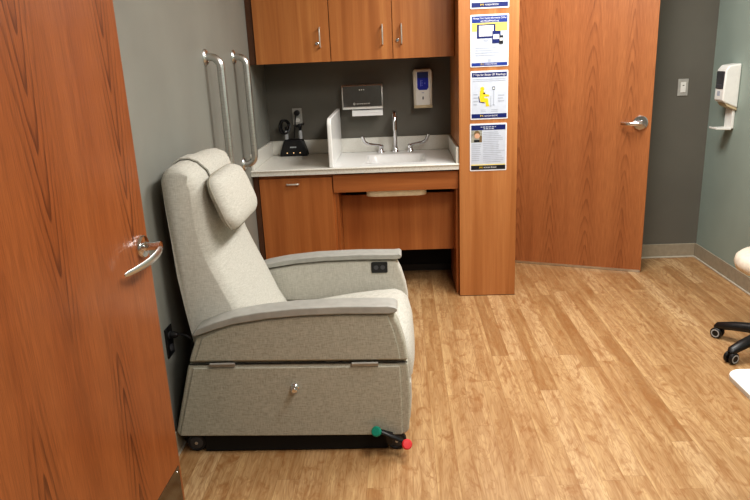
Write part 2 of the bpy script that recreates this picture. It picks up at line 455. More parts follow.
p2 = poster(PX0, PX1, z0, z1, 'laminated poster with computer, tablet and phone under a blue heading')
bar(p2, 'heading_band', 'blue', PX0+.009, PX1-.009, z1-.047, z1-.010)
text('Manage Your Health Information Online', p2, .537, z1-.0215, .195, .0155, 'paper', yp-.0012)
text('with MyUofMHealth.org', p2, .537, z1-.0375, .11, .0155, 'paper', yp-.0012)
bar(p2, 'yellow_print', 'yellow', PX0+.009, PX1-.009, z1-.095, z1-.048)
bar(p2, 'monitor_picture', 'navy', .462, .572, z1-.135, z1-.056, 1); bar(p2, 'screen_picture', 'paper', .474, .561, z1-.124, z1-.063, 2)
bar(p2, 'monitor_picture', 'ink', .50, .53, z1-.152, z1-.142, 1)
bar(p2, 'tablet_picture', 'navy', .553, .602, z1-.165, z1-.095, 3); bar(p2, 'screen_picture', 'paper', .559, .594, z1-.142, z1-.115, 4)
bar(p2, 'phone_picture', 'inkblack', .594, .618, z1-.170, z1-.122, 5); bar(p2, 'screen_picture', 'paper', .597, .615, z1-.152, z1-.136, 6)
greek(p2, PX0+.03, PX1-.03, z0+.06, z0+.115, 4); bar(p2, 'small_emblem', 'ink', .528, .546, z0+.028, z0+.044)
bar(p2, 'footer_band', 'blue', PX0+.007, PX1-.007, z0+.006, z0+.024)
text('M', p2, PX0+.07, z0+.015, .015, .016, 'maize', yp-.0012); text('MICHIGAN MEDICINE', p2, PX0+.122, z0+.015, .075, .012, 'paper', yp-.0012)
z0, z1 = 1.158, 1.449
p3 = poster(PX0, PX1, z0, z1, 'laminated poster with a yellow seated figure and seven tips heading')
bar(p3, 'heading_band', 'navy', PX0+.009, PX1-.009, z1-.037, z1-.011)
text('7 Tips for Better BP Readings', p3, .537, z1-.024, .195, .019, 'paper', yp-.0012)
footer(p3, PX0, PX1, z0); greek(p3, PX0+.015, PX1-.015, z1-.066, z1-.045, 2, False)
greek(p3, PX0+.018, PX0+.05, z0+.08, z0+.16, 4); greek(p3, PX1-.06, PX1-.02, z0+.10, z0+.15, 3)
greek(p3, .485, .53, z0+.042, z0+.062, 2); greek(p3, .55, .59, z0+.042, z0+.062, 2)
fig = MB()
fig.lathe([(.0001, 0), (.0125, 0), (.0125, .0008), (.0001, .0008)], (.495, yp+.0004, 1.342), (0, -1, 0), 18)
fig.prism([(.481,1.332),(.502,1.334),(.510,1.312),(.537,1.306),(.537,1.296),(.510,1.297),(.506,1.287),(.530,1.285),(.534,1.25),(.538,1.237),(.518,1.237),(.513,1.262),(.484,1.264),(.478,1.288)], yp-.0006, yp+.0004)
fig.build('yellow_seated_figure', 'maize', p3, smooth=False)
bar(p3, 'cuff_mark', 'inkblack', .501, .512, 1.310, 1.320, 2)
MB().prism([(.471,1.298),(.475,1.298),(.480,1.266),(.510,1.260),(.510,1.256),(.476,1.262)], yp-.0006, yp+.0004).build('chair_picture', 'navy', p3, smooth=False)
m = MB().box(.556, .572, yp-.0006, yp+.0004, 1.333, 1.355).box(.562, .566, yp-.0006, yp+.0004, 1.245, 1.333).box(.545, .549, yp-.0006, yp+.0004, 1.245, 1.30).box(.541, .552, yp-.0006, yp+.0004, 1.236, 1.244).box(.558, .57, yp-.0006, yp+.0004, 1.24, 1.248)
m.build('monitor_stand_picture', 'ink', p3, smooth=False)
bar(p3, 'dial_picture', 'inkblack', .557, .571, 1.335, 1.353, 1); bar(p3, 'dial_face', 'paper', .560, .568, 1.339, 1.349, 2)
z0, z1 = .838, 1.134
p4 = poster(PX0-.004, PX1-.004, z0, z1, 'lowest laminated poster, small portrait photo beside columns of print')
bar(p4, 'heading_band', 'navy', PX0+.005, PX1-.013, z1-.041, z1-.011)
m = MB()
for a, b, zz in ((.485, .588, z1-.0225), (.503, .572, z1-.0335)):
    xx = a; rr = random.Random(3)
    while xx < b-.008:
        w = .006+rr.random()*.016; m.box(xx, min(xx+w, b), yp-.0012, yp, zz-.003, zz+.003); xx += w+.004
m.build('heading_print', 'ink', p4, smooth=False)
bar(p4, 'portrait_photo', 'photo_bg', PX0+.004, PX0+.071, z1-.116, z1-.042)
q = MB().lathe([(.0001, 0), (.019, 0), (.019, .0008), (.0001, .0008)], (PX0+.040, yp, z1-.063), (0, -1, 0), 18).build('portrait_hair', 'hair', p4, smooth=False)
MB().lathe([(.0001, 0), (.0165, 0), (.0165, .0006), (.0001, .0006)], (PX0+.041, yp-.0008, z1-.076), (0, -1, 0), 18).build('portrait_face', 'skin', p4, smooth=False)
bar(p4, 'portrait_jacket', 'inkblack', PX0+.022, PX0+.055, z1-.115, z1-.100, 1); bar(p4, 'portrait_jacket', 'hair', PX0+.055, PX0+.070, z1-.115, z1-.075, 1)
greek(p4, PX0+.078, PX1-.016, z0+.05, z1-.05, 17); greek(p4, PX0+.008, PX0+.066, z0+.06, z1-.125, 9)
bar(p4, 'yellow_print', 'yellow', PX0+.004, PX1-.012, z0+.036, z0+.041)
footer(p4, PX0-.004, PX1-.004, z0, 'inkblack')

# ------------------------------------------------------------------ overhead cabinets
def pull(parent, x, z0, z1, y):
    zc = [z0, z0+.004, z0+.012]
    pts = [(x, y, z0)] + [(x, y-.028*math.sin(k*PI/2/4), z0+.012*(1-math.cos(k*PI/2/4))) for k in range(1, 5)]
    pts += [(x, y-.028*math.cos(k*PI/2/4), z1-.012*(math.cos(k*PI/2/4) if k < 4 else 0)) for k in range(0, 5)]
    return MB().tube(pts, .0048, 10).build('handle', 'nickel', parent)
def klock(parent, x, z, y):
    return MB().lathe([(.0001, 0), (.0105, 0), (.0105, .004), (.0085, .0055), (.0085, .010), (.0035, .0105), (.0001, .0105)], (x, y, z), (0, -1, 0), 18).build('cylinder_lock', 'chrome', parent)
CY = 4.42; CB, CT = 1.540, 2.30
def cab_door(root, x0, x1, hx, lock):
    d = box('door', 'cherry_up', root, (x0+.0018, x1-.0018, CY, CY+.019, CB, CT), .0012)
    pull(d, hx, 1.632, 1.752, CY)
    if lock: klock(d, lock, 1.655, CY)
    return d
A = thing('wall_cabinet', (-.70, CY, CB), 'single-door wooden overhead cabinet in the corner above the charging station', 'cabinet', 'overhead cabinets')
box('carcass', 'cherry_up', A, (XL+.002, -.447, CY+.0195, YB-.001, CB+.003, CT))
cab_door(A, -.934, -.4465, -.508, -.529)
B = thing('wall_cabinet', (-.05, CY, CB), 'double-door wooden overhead cabinet above the sink', 'cabinet', 'overhead cabinets')
box('carcass', 'cherry_up', B, (-.446, cx0-.001, CY+.0195, YB-.001, CB+.003, CT))
cab_door(B, -.4455, -.045, -.108, None)
cab_door(B, -.045, cx0-.003, .013, -.013)
box('filler_strip', 'edge', A, (XL+.001, -.9345, CY+.008, CY+.0192, CB, CT))  # filler coloured dark to carry the shade beside the cabinet

# ------------------------------------------------------------------ base cabinets
by = 4.20
bc = thing('base_cabinet', (-.70, by, 0), 'wooden base cabinet with one door under the charging station', 'cabinet')
box('carcass', 'cherry', bc, (XL+.002, -.447, by+.0205, YB-.001, .10, .849))
box('toe_kick', 'base_dark', bc, (XL+.002, -.447, by+.08, by+.10, 0, .0995))
dr = box('door', 'cherry', bc, (-.938, -.464, by, by+.02, .105, .826), .0015)
MB().tube([(-.757, by, .788), (-.757, by-.012, .788), (-.755, by-.016, .788), (-.685, by-.016, .788), (-.683, by-.012, .788), (-.683, by, .788)], .006, 10).build('handle', 'nickel', dr)
box('filler_strip', 'edge', bc, (XL+.002, -.942, by+.003, by+.02, .10, .849))  # dark colour paints the shadow left of the door
sc_ = thing('sink_cabinet', (-.05, by, 0), 'wooden sink apron and hanging knee panel beside the column', 'cabinet')
box('apron', 'cherry_h', sc_, (-.457, cx0-.001, by, by+.02, .722, .838), .0015)
pn = MB().prism([(4.40, .262), (4.42, .262), (4.42, .662), (4.40, .662)], -.4265, .3335, 'x').build('knee_panel', 'cherry', sc_, .0015)
box('side_panel', 'cherry', sc_, (-.446, -.427, by+.022, YB-.136, 0, .846), .001)
box('side_panel', 'cherry', sc_, (.334, cx0-.001, by+.022, YB-.136, 0, .72), .001)

# ------------------------------------------------------------------ worktop with moulded sink
zt, zb = .889, .851; yf = 4.168
wt = thing('worktop', (-.31, 4.5, zb), 'speckled off-white worktop with moulded sink and upstand', 'worktop')
sx0, sx1, sy0, sy1 = -.262, .158, 4.29, 4.70
m = MB()
# slab as a frame round the sink opening
L_, R_ = XL+.001, cx0-.0008
m.box(L_, sx0, yf, YB-.001, zb, zt); m.box(sx1, R_, yf, YB-.001, zb, zt)
m.box(sx0, sx1, yf, sy0, zb, zt); m.box(sx0, sx1, sy1, YB-.001, zb, zt)
bmesh.ops.remove_doubles(m.bm, verts=m.bm.verts, dist=1e-5)
m.build('slab', 'counter', wt, 0, ang=30)
MB().tube([(L_, yf, zt-.006), (R_, yf, zt-.006)], .0062, 12).build('rounded_edge', 'counter', wt)
box('back_upstand', 'counter', wt, (L_, R_, YB-.02, YB-.0012, zt, .992), .004)
box('end_upstand', 'counter', wt, (L_, L_+.018, yf+.015, YB-.0205, zt, .992), .004)
box('end_upstand', 'counter', wt, (R_-.018, R_, yf+.01, YB-.0205, zt, .992), .004)
dv = [(yf+.012, zt)]+[(yf+.012, 1.15)]+arc(yf+.062, 1.15, .05, 180, 90, 6)[1:]+[(YB-.021, 1.212), (YB-.021, zt)]
MB().prism(dv, -.474, -.446, 'x').build('divider', 'basin', wt, .008, 3)
# deck of the sink: smooth white sheet round the bowl + bowl
n = 40
def srect(x0, x1, y0, y1, r, z): return [(a, b, z) for a, b in rrect(x0, x1, y0, y1, r, 9)]
rings = [srect(sx0, sx1, sy0, sy1, .004, zt+.0006), srect(sx0+.012, sx1-.012, sy0+.012, sy1-.012, .06, zt+.0004), srect(sx0+.022, sx1-.022, sy0+.022, sy1-.022, .06, zt-.012), srect(sx0+.05, sx1-.05, sy0+.05, sy1-.05, .07, zt-.135), srect(sx0+.08, sx1-.08, sy0+.09, sy1-.09, .06, zt-.15), srect(-.08, -.03, 4.46, 4.51, .0249, zt-.155)]
MB().loft(rings, True, first=False).build('basin', 'basin', wt, ang=60)
MB().lathe([(.0001, .002), (.012, .002), (.02, .004), (.024, .0)], (-.055, 4.485, zt-.155), 'z', 20).build('drain', 'chrome', wt)
box('sink_deck', 'basin', wt, (-.451, sx0, yf+.02, YB-.0205, zt, zt+.0007)); box('sink_deck', 'basin', wt, (sx1, R_-.019, yf+.02, YB-.0205, zt, zt+.0007))
box('sink_deck', 'basin', wt, (sx0, sx1, yf+.02, sy0, zt, zt+.0007)); box('sink_deck', 'basin', wt, (sx0, sx1, sy1, YB-.0205, zt, zt+.0007))
under = [srect(sx0+.0, sx1-.0, 4.235, sy1, .05, .846), srect(sx0+.012, sx1-.012, 4.237, sy1-.015, .05, .706), srect(sx0+.012, sx1-.012, 4.245, sy1-.05, .05, .678), srect(sx0+.04, sx1-.04, 4.28, sy1-.1, .04, .669)]
MB().loft(under, True, first=False).build('bowl_underside', 'bowl', wt, ang=70)

# faucet
fz = zt+.001
fc = thing('faucet', (-.052, 4.80, fz), 'chrome gooseneck faucet with two wrist blades behind the sink', 'faucet')
MB().lathe([(.0001, 0), (.027, 0), (.027, .006), (.020, .016), (.016, .03), (.0145, .04), (.0001, .04)], (-.052, 4.80, fz), 'z', 24).build('base', 'chrome', fc)
pts = [(-.052, 4.80, fz+.03), (-.052, 4.80, fz+.222)] + [(-.052, 4.80-.065+.065*math.cos(k*PI/10), fz+.222+.065*math.sin(k*PI/10)) for k in range(1, 11)] + [(-.052, 4.67, fz+.19)]
sp = MB().tube(pts, .0145, 14).build('spout', 'chrome', fc)
MB().lathe([(.0001, 0), (.0145, 0), (.0145, .022), (.011, .026), (.0001, .026)], (-.052, 4.67, fz+.17), 'z', 16).build('aerator', 'chrome', sp)
for x, s in ((-.158, -1), (.054, 1)):
    hb = MB().lathe([(.0001, 0), (.027, 0), (.027, .005), (.021, .014), (.017, .034), (.019, .040), (.019, .048), (.012, .056), (.0001, .058)], (x, 4.80, fz), 'z', 22).build('handle', 'chrome', fc)
    bl = [(x-s*.004, 4.80, fz+.049), (x+s*.02, 4.795, fz+.052), (x+s*.06, 4.78, fz+.060), (x+s*.092, 4.765, fz+.068), (x+s*.114, 4.75, fz+.085), (x+s*.124, 4.745, fz+.108), (x+s*.130, 4.74, fz+.128)]
    MB().tube(bl, [.010, .011, .012, .0125, .0135, .0145, .012], 10, flat=.8).build('wrist_blade', 'chrome', hb)

# paper towel dispenser on the back wall
td = thing('towel_dispenser', (-.275, YB, 1.21), 'mirror-steel paper towel dispenser on the wall left of the soap', 'dispenser')
TX0, TX1, TZ0, TZ1, TY = -.421, -.130, 1.205, 1.372, 4.765
prof = [(YB-.001, TZ0), (TY+.012, TZ0), (TY, TZ0+.014), (TY, TZ1-.02), (TY+.012, TZ1), (YB-.001, TZ1)]
MB().prism(prof, TX0, TX1, 'x').build('housing', 'steel', td, .003)
box('front_panel', 'mirror', td, (TX0+.010, TX1-.008, TY-.002, TY+.001, TZ0+.018, TZ1-.006), .001)
box('bottom_lip', 'white', td, (TX0+.004, TX1-.004, TY-.004, TY+.01, TZ0+.001, TZ0+.014), .002)
m = MB()
for k in (-.014, 0, .014): m.lathe([(.0001, 0), (.004, 0), (.004, .002), (.0001, .002)], (-.278+k, TY-.002, TZ1-.033), (0, -1, 0), 12)
m.build('sight_holes', 'white', td)
m = MB().lathe([(.0001, 0), (.009, 0), (.009, .001), (.0001, .001)], (-.333, TY-.002, 1.243), (0, -1, 0), 16)
xx = -.318
for w in (.016, .011, .014, .012, .009, .013): m.box(xx, xx+w, TY-.0028, TY-.0018, 1.239, 1.247); xx += w+.004
m.build('embossed_logo', 'greyplate', td)
pt = MB()
pth = [(4.80, 1.204), (4.775, 1.195), (4.765, 1.175), (4.762, 1.158)]
pt.prism([(y-.0015, z) for y, z in pth]+[(y+.0015, z) for y, z in pth[::-1]], -.352, -.134, 'x')
tag(pt.build('paper_towel', 'paper', None, org=(-.24, 4.77, 1.16)), 'white paper towel hanging from the mirror-steel dispenser', 'paper towel')

# soap dispenser on the back wall
sd = thing('soap_dispenser', (.15, YB, 1.19), 'white soap dispenser with blue window above the faucet', 'dispenser')
SX0, SX1, SZ0, SZ1, SY = .083, .219, 1.186, 1.452, 4.775
DZ = .008
MB().prism([(SX0+.004, SZ0), (SX1-.004, SZ0), (SX1, SZ1-.02), (SX1-.012, SZ1), (SX0+.012, SZ1), (SX0, SZ1-.02)], SY, YB-.001).build('housing', 'offwhite', sd, .010, 3)
MB().prism([(SX0+.020, 1.20), (SX1-.020, 1.20), (SX1-.020, 1.435), (SX0+.020, 1.435)], SY-.005, SY+.002).build('front_cover', 'white', sd, .004)
wp = [(.112, 1.325), (.124, 1.31), (.178, 1.31), (.190, 1.325), (.190, 1.432), (.112, 1.432)]
w = MB().prism(wp, SY-.008, SY-.002).build('window', 'bluewin', sd, .002)
box('window_top', 'navy', w, (.113, .189, SY-.0088, SY-.0075, 1.392, 1.431))
m = MB().box(.134, .139, SY-.009, SY-.0078, 1.335, 1.378).box(.163, .168, SY-.009, SY-.0078, 1.35, 1.36)
for zz in (1.34, 1.355, 1.37): m.box(.142, .150, SY-.009, SY-.0078, zz, zz+.005)
m.build('printed_marks', 'bluegel', w)
MB().prism([(.146, 1.245), (.156, 1.245), (.156, 1.262), (.151, 1.268), (.146, 1.262)], SY-.0062, SY-.004).build('drop_symbol', 'rubber', sd)
box('small_label', 'ink', sd, (.143, .159, SY-.0062, SY-.004, 1.288, 1.294))
box('drip_lip', 'tan', sd, (SX0+.003, SX1-.003, SY-.012, SY+.01, SZ0, SZ0+.02), .004)

sd.location.z += .010; sd.location.x += .002
# outlet on the back wall with charger plug
def wall_plate(name, loc, label, cat, mat, x0, x1, z0, z1):
    r = thing(name, loc, label, cat)
    box('cover_plate', mat, r, (x0, x1, YB-.007, YB-.0005, z0, z1), .003); return r
wo = wall_plate('wall_outlet', (-.747, YB, 1.12), 'light grey duplex outlet on the wall above the charging station', 'outlet', 'greyplate', -.798, -.727, 1.105, 1.223)
for zz in (1.137, 1.190): MB().prism(rrect(-.780, -.745, zz-.014, zz+.014, .011), YB-.0095, YB-.006).build('socket', 'white', wo)
pl = thing('charger_plug', (-.762, YB-.03, 1.19), 'black plug with cord running down from outlet to charging station', 'plug')
MB().lathe([(.0001, 0), (.020, 0), (.021, .02), (.017, .034), (.0001, .036)], (-.762, YB-.0096, 1.190), (0, -1, 0), 20).build('plug_body', 'black', pl)
MB().tube([(-.763, YB-.045, 1.186), (-.768, YB-.06, 1.165), (-.776, YB-.055, 1.11), (-.785, YB-.05, 1.05), (-.79, YB-.045, 1.012)], .0046, 8).build('cord', 'black', pl)

# charging station with two diagnostic handles
st = thing('charging_station', (-.79, 4.81, zt), 'black desk charging station on the worktop in the corner', 'charger')
bp = [(-.893, zt+.0005), (-.690, zt+.0005), (-.697, .925), (-.722, 1.0), (-.735, 1.008), (-.845, 1.008), (-.858, 1.0), (-.886, .925)]
MB().prism(bp, 4.765, 4.855).build('base', 'black', st, .008, 3)
for k in (-.838, -.791, -.744): MB().lathe([(.0001, 0), (.0042, 0), (.0042, .002), (.0001, .002)], (k, 4.765, .914), (0, -1, 0), 12).build('indicator_light', 'led', st)
m = MB(); xx = -.815
for w in (.010, .006, .008, .009, .006, .008): m.box(xx, xx+w-.0015, 4.7642, 4.766, .950, .960); xx += w
m.build('printed_logo', 'greyhandle', st)
for x, kind, lab in ((-.840, 0, 'grey otoscope handle with coiled cord in left well of the charging station'), (-.738, 1, 'grey ophthalmoscope handle with black head in right well of the charging station')):
    hd = thing('diagnostic_handle', (x, 4.80, 1.009), lab, 'medical instrument', 'diagnostic handles in the charging station')
    MB().lathe([(.0001, 0), (.013, 0), (.0135, .004), (.0135, .05), (.010, .056), (.009, .062), (.0001, .064)], (x, 4.80, 1.0095), 'z', 18).build('handle', 'greyhandle', hd)
    if kind == 0:
        MB().lathe([(.0001, .062), (.008, .062), (.008, .085), (.012, .09), (.0001, .092)], (x, 4.80, 1.0095), 'z', 14).build('head', 'black', hd)
        m = MB()
        pts = [(x-.012+.030*math.cos(k*.42)+.010*math.sin(k*.1), 4.80+.016*math.sin(k*.9), 1.10+.048*math.sin(k*.42)) for k in range(45)]
        m.tube(pts, .0068, 8); m.build('coiled_cord', 'black', hd)
    else:
        MB().lathe([(.0001, .062), (.010, .062), (.012, .078), (.016, .083), (.016, .10), (.010, .108), (.0001, .11)], (x, 4.80, 1.0095), 'z', 14).build('head', 'black', hd)
        MB().lathe([(.0001, 0), (.012, 0), (.014, .012), (.008, .03), (.0001, .05)], (x+.008, 4.80, 1.105), (-.9, -.1, -.15), 14).build('viewing_head', 'black', hd)
        MB().tube([(x, 4.80, 1.105), (x+.012, 4.80, 1.115), (x+.024, 4.80, 1.11), (x+.028, 4.80, 1.125)], .007, 8).build('brow_rest', 'black', hd)

# ------------------------------------------------------------------ light switch, sanitizer
ls = wall_plate('light_switch', (1.982, YB, 1.258), 'grey light switch plate on the taupe wall', 'switch', 'greyplate', 1.954, 2.026, 1.199, 1.316)
rk = box('rocker', 'white', ls, (1.972, 2.008, YB-.011, YB-.006, 1.222, 1.293), .002)
box('indicator_mark', 'rubber', rk, (1.984, 1.996, YB-.0116, YB-.0108, 1.268, 1.274))

sz = thing('sanitizer_dispenser', (XR, 4.53, 1.2), 'white hand sanitizer dispenser with drip tray on the sage wall', 'dispenser')
hx = 2.086
hp = [(XR-.001, 1.135), (hx+.02, 1.172), (hx, 1.185), (hx+.005, 1.380), (hx+.026, 1.408), (XR-.001, 1.418)]
MB().prism(hp, 4.475, 4.60, 'y').build('housing', 'white', sz, .010, 3)
box('window', 'smoke', sz, (hx-.001, hx+.012, 4.486, 4.590, 1.258, 1.372), .005)
box('window_lower', 'rubber', sz, (hx-.0025, hx+.008, 4.50, 4.575, 1.26, 1.29), .003)
box('small_emblem', 'ink', sz, (hx+.0005, hx+.004, 4.52, 4.56, 1.215, 1.245))
MB().prism([(XR-.001, 1.118), (hx+.035, 1.150), (hx+.02, 1.171), (XR-.001, 1.137)], 4.482, 4.592).build('nozzle_cover', 'tan', sz, .004)
box('bracket_plate', 'white', sz, (XR-.020, XR-.001, 4.50, 4.60, 1.0, 1.128), .004)
MB().prism([(XR-.018, .992), (hx-.012, .998), (hx-.012, 1.010), (hx-.006, 1.010), (hx-.004, 1.005), (XR-.018, 1.006)], 4.498, 4.602).build('drip_tray', 'white', sz, .003)

# ------------------------------------------------------------------ grab bars
def grab(y, label):
    g = thing('grab_bar', (XL, y, 1.0), label, 'grab bar', 'vertical steel grab bars on the left wall')
    z0_, z1_ = .962, 1.592; xo = XL+.075; r = .05
    pts = [(XL, y, z1_)]+[(xo-r+r*math.sin(k*PI/2/8), y, z1_-r+r*math.cos(k*PI/2/8)) for k in range(9)]
    pts += [(xo-r+r*math.cos(k*PI/2/8), y, z0_+r-r*math.sin(k*PI/2/8)) for k in range(9)]+[(XL, y, z0_)]
    MB().tube(pts, .0195, 18).build('bar', 'steel', g)
    for z in (z0_, z1_):
        MB().lathe([(.0001, 0), (.041, 0), (.041, .004), (.034, .012), (.021, .014), (.0001, .014)], (XL, y, z), 'x', 26).build('flange', 'steel', g)
    return g
grab(3.415, 'vertical steel grab bar rising behind the recliner headrest')
grab(3.995, 'vertical steel grab bar beside the worktop corner')

# ------------------------------------------------------------------ recliner
YN, YN2, YM, YM2 = 2.365, 2.44, 3.045, 3.12
ch = thing('medical_recliner', (-.47, 2.74, 0), 'light grey linen upholstered medical recliner on casters facing the doors', 'recliner')
low = [(-.960, .090), (-.968, .112), (-.883, .412), (-.006, .400), (-.001, .30), (-.001, .20), (-.010, .095), (-.028, .080), (-.5, .084)]
upo = [(-.880, .420), (-.838, .525), (-.815, .540), (-.745, .566), (-.685, .585), (-.542, .605), (-.401, .614), (-.25, .616), (-.060, .612), (-.036, .560), (-.015, .483), (-.004, .408)]
for y0, y1, far in ((YN, YN2, 0), (YM, YM2, 1)):
    lo = MB().prism(low, y0, y1).build('lower_side_panel', 'fabric_shaded', ch, .012, 3)
    up = MB().prism(upo, y0, y1).build('arm_panel', 'fabric_shaded' if not far else 'fabric', ch, .012, 3)
    ys = y0 if not far else y1
    if far: up.location.x = .010
    e0, e1 = (ys-.006, ys+.004) if not far else (ys-.004, ys+.006)
    MB().prism([(-.954, .094), (-.862, .400), (-.038, .389), (-.036, .30), (-.035, .18), (-.037, .083), (-.5, .087)], e0, e1).build('side_cover', 'fabric_shaded', lo, .005, 2)
    MB().prism([(-.852, .430), (-.812, .527), (-.745, .558), (-.685, .577), (-.542, .597), (-.401, .607), (-.25, .609), (-.078, .604), (-.055, .53), (-.040, .46), (-.036, .417)], e0, e1).build('side_cover', 'fabric_shaded', up, .005, 2)
    MB().tube([(-.878, ys, .4155), (-.5, ys, .411), (-.008, ys, .404)], .0026, 8).build('panel_gap', 'dark', lo)
    # arm cap
    ca = [(-.846, .543), (-.838, .556), (-.822, .570), (-.748, .597), (-.675, .617), (-.576, .633), (-.436, .645), (-.256, .649), (-.075, .645), (-.052, .641), (-.040, .633), (-.040, .624), (-.050, .616), (-.074, .613), (-.25, .617), (-.398, .615), (-.538, .606), (-.679, .586), (-.752, .566), (-.833, .539)]
    if far: ca = [(x, z if i < 9 else z+.006) for i, (x, z) in enumerate(ca)]
    if far: ca = [(x+(.018 if x > -.3 else 0), z) for x, z in ca]
    c0, c1 = (y0-.014, y1+.010) if not far else (y0-.012, y1+.012)
    MB().prism(ca, c0, c1).build('arm_cap', 'cap', ch, .010, 3)
# dark frame between the side panels
box('frame', 'dark', ch, (-.86, -.06, YN2+.001, YM-.001, .11, .35))
box('under_shadow_block', 'dark', ch, (-.86, -.10, YN+.022, YM2-.04, .006, .082))  # added dark block standing in for the shadow under the chair
# seat cushion: crowned loft along y
def loft_y(profile, ys, fn):
    return [[fn(p, y) for p in profile] for y in ys]
seat = [(-.60, .28), (-.60, .40), (-.5, .413), (-.38, .432), (-.27, .449), (-.15, .462), (-.06, .466), (-.028, .455), (-.006, .430), (.010, .385), (.014, .34), (.008, .30), (-.02, .29)]
us = [-1, -.97, -.9, -.75, -.5, -.2, 0, .2, .5, .75, .9, .97, 1]
def seatfn(p, u):
    yc, hw = (YN2+YM)/2, (YM-YN2)/2-.002
    k = 1-abs(u)**3
    e = max(0, abs(u)-.9)/.1
    z = p[1]+(.045*k if p[1] > .36 else 0)*(1 if p[1] > .39 else .3)-.014*e*e*(1 if p[1] > .36 else -.0)
    x = p[0]+(.012*k if p[0] > -.01 else 0)-(.010*e*e if p[0] > -.03 else 0)
    return (x, yc+u*hw, z)
MB().loft([[seatfn(p, u) for p in seat] for u in us]).build('seat_cushion', 'fabric', ch, ang=50)
# foot rest panel
fp = [(-.05, .10), (-.012, .088), (-.002, .11), (.006, .20), (.006, .272), (-.006, .284), (-.05, .284)]
MB().prism(fp, YN2+.003, YM-.003).build('footrest_panel', 'fabric', ch, .008, 3)
# back cushion
NP = 2
backf = [(-.585, .40), (-.640, .50), (-.686, .616), (-.716, .69), (-.745, .762), (-.770, .83), (-.787, .90), (-.798, .985), (-.800, 1.06), (-.799, 1.12), (-.806, 1.158), (-.825, 1.190), (-.850, 1.204), (-.885, 1.202), (-.908, 1.188), (-.921, 1.16), (-.919, 1.05), (-.914, .95), (-.908, .767), (-.893, .614), (-.872, .45), (-.85, .38)]
cen = (-.80, .80)
def backfn(p, u):
    yc, hw = 2.748, .302
    e = max(0, abs(u)-.86)/.14
    k = 1-abs(u)**3
    front = p[0] > -.82 and p[1] < 1.165
    x = p[0]+(.042*k*min(1, max(0, (1.20-p[1])/.12)) if front else 0)-(.020*e**2 if front else -.008*e**2)
    z = p[1]+(.012*k-.018*e**2 if p[1] > 1.15 else 0)
    z -= .020*min(1, max(0, (p[1]-.6)/.4)); x -= .008 if p[0] < -.84 else 0
    return (x, yc+u*hw, z)
ub = [-1, -.985, -.955, -.91, -.86, -.7, -.45, -.2, 0, .2, .45, .7, .86, .91, .955, .985, 1]
MB().loft([[backfn(p, u) for p in backf] for u in ub]).build('back_cushion', 'fabric', ch, ang=55)
# hinges
for x0, x1 in ((-.790, -.690), (-.226, -.122)):
    hz = .4175 if x0 < -.5 else .407
    hm = MB().tube([(x0, YN-.010, hz), (x1, YN-.010, hz)], .0055, 10)
    hm.box(x0, x1, YN-.0085, YN-.004, hz-.014, hz)
    hm.build('hinge', 'hinge', ch)
MB().lathe([(.0001, 0), (.017, 0), (.017, .006), (.012, .010), (.010, .018), (.0125, .022), (.0125, .030), (.008, .034), (.0001, .034)], (-.459, YN-.006, .308), (0, -1, 0), 22).build('knob', 'chrome', ch)
so = MB().prism(rrect(-.170, -.092, .552, .606, .006), YM-.007, YM+.003).build('power_socket', 'black', ch, .002)
for k in (-.147, -.115): MB().lathe([(.0001, 0), (.011, 0), (.011, .0018), (.0001, .0018)], (k, YM-.007, .580), (0, -1, 0), 16).build('socket_face', 'rubber', so)
def caster(x, y, r=.040, w=.024):
    c = MB().prism([(x-.016, .085), (x+.016, .085), (x+.010, r+.012), (x+.008, r-.004), (x-.008, r-.004), (x-.010, r+.012)], y-w/2+.006, y+w/2-.006).build('caster', 'black', ch, .002)
    wl = MB().lathe([(.0001, -w/2+.002), (r*.72, -w/2+.002), (r*.76, -w/2), (r*.94, -w/2), (r, -w/2+.005), (r, w/2-.005), (r*.94, w/2), (r*.76, w/2), (r*.72, w/2-.002), (.0001, w/2-.002)], (x, y, r+.0005), 'y', 30).build('wheel', 'tread', c)
    MB().lathe([(.0001, 0), (r*.68, 0), (r*.6, .002), (.0001, .003)], (x, y-w/2+.0015, r+.0005), (0, -1, 0), 26).build('wheel_disc', 'rubber', c)
    MB().lathe([(.0001, 0), (.007, 0), (.006, .003), (.0001, .004)], (x, y-w/2-.0012, r), (0, -1, 0), 14).build('axle', 'nickel', c)
    return c
caster(-.900, 2.405); caster(-.062, 2.395); caster(-.90, 3.075); caster(-.062, 3.085)
# brake pedal in front of the near front caster
pts = [(-.145, 2.342, .118), (-.110, 2.335, .110), (-.06, 2.332, .085), (-.022, 2.335, .060)]
pd = MB().tube(pts, [.011, .013, .013, .010], 12, flat=.7)
pd.prism([(-.105, .11), (-.075, .10), (-.08, .055), (-.10, .055)], 2.336, 2.352)
pd = pd.build('brake_pedal', 'black', ch)
def pad(c, ax, mat):
    MB().lathe([(.0001, -.010), (.019, -.010), (.021, -.004), (.021, .004), (.017, .009), (.0001, .010)], c, ax, 22).build('pedal_pad', mat, pd)['label'] = ('green' if mat == 'green' else 'red')+' brake pedal pad'
pad((-.140, 2.324, .122), (-.35, -.8, .6), 'green'); pad((-.020, 2.320, .064), (.25, -.8, .6), 'red')

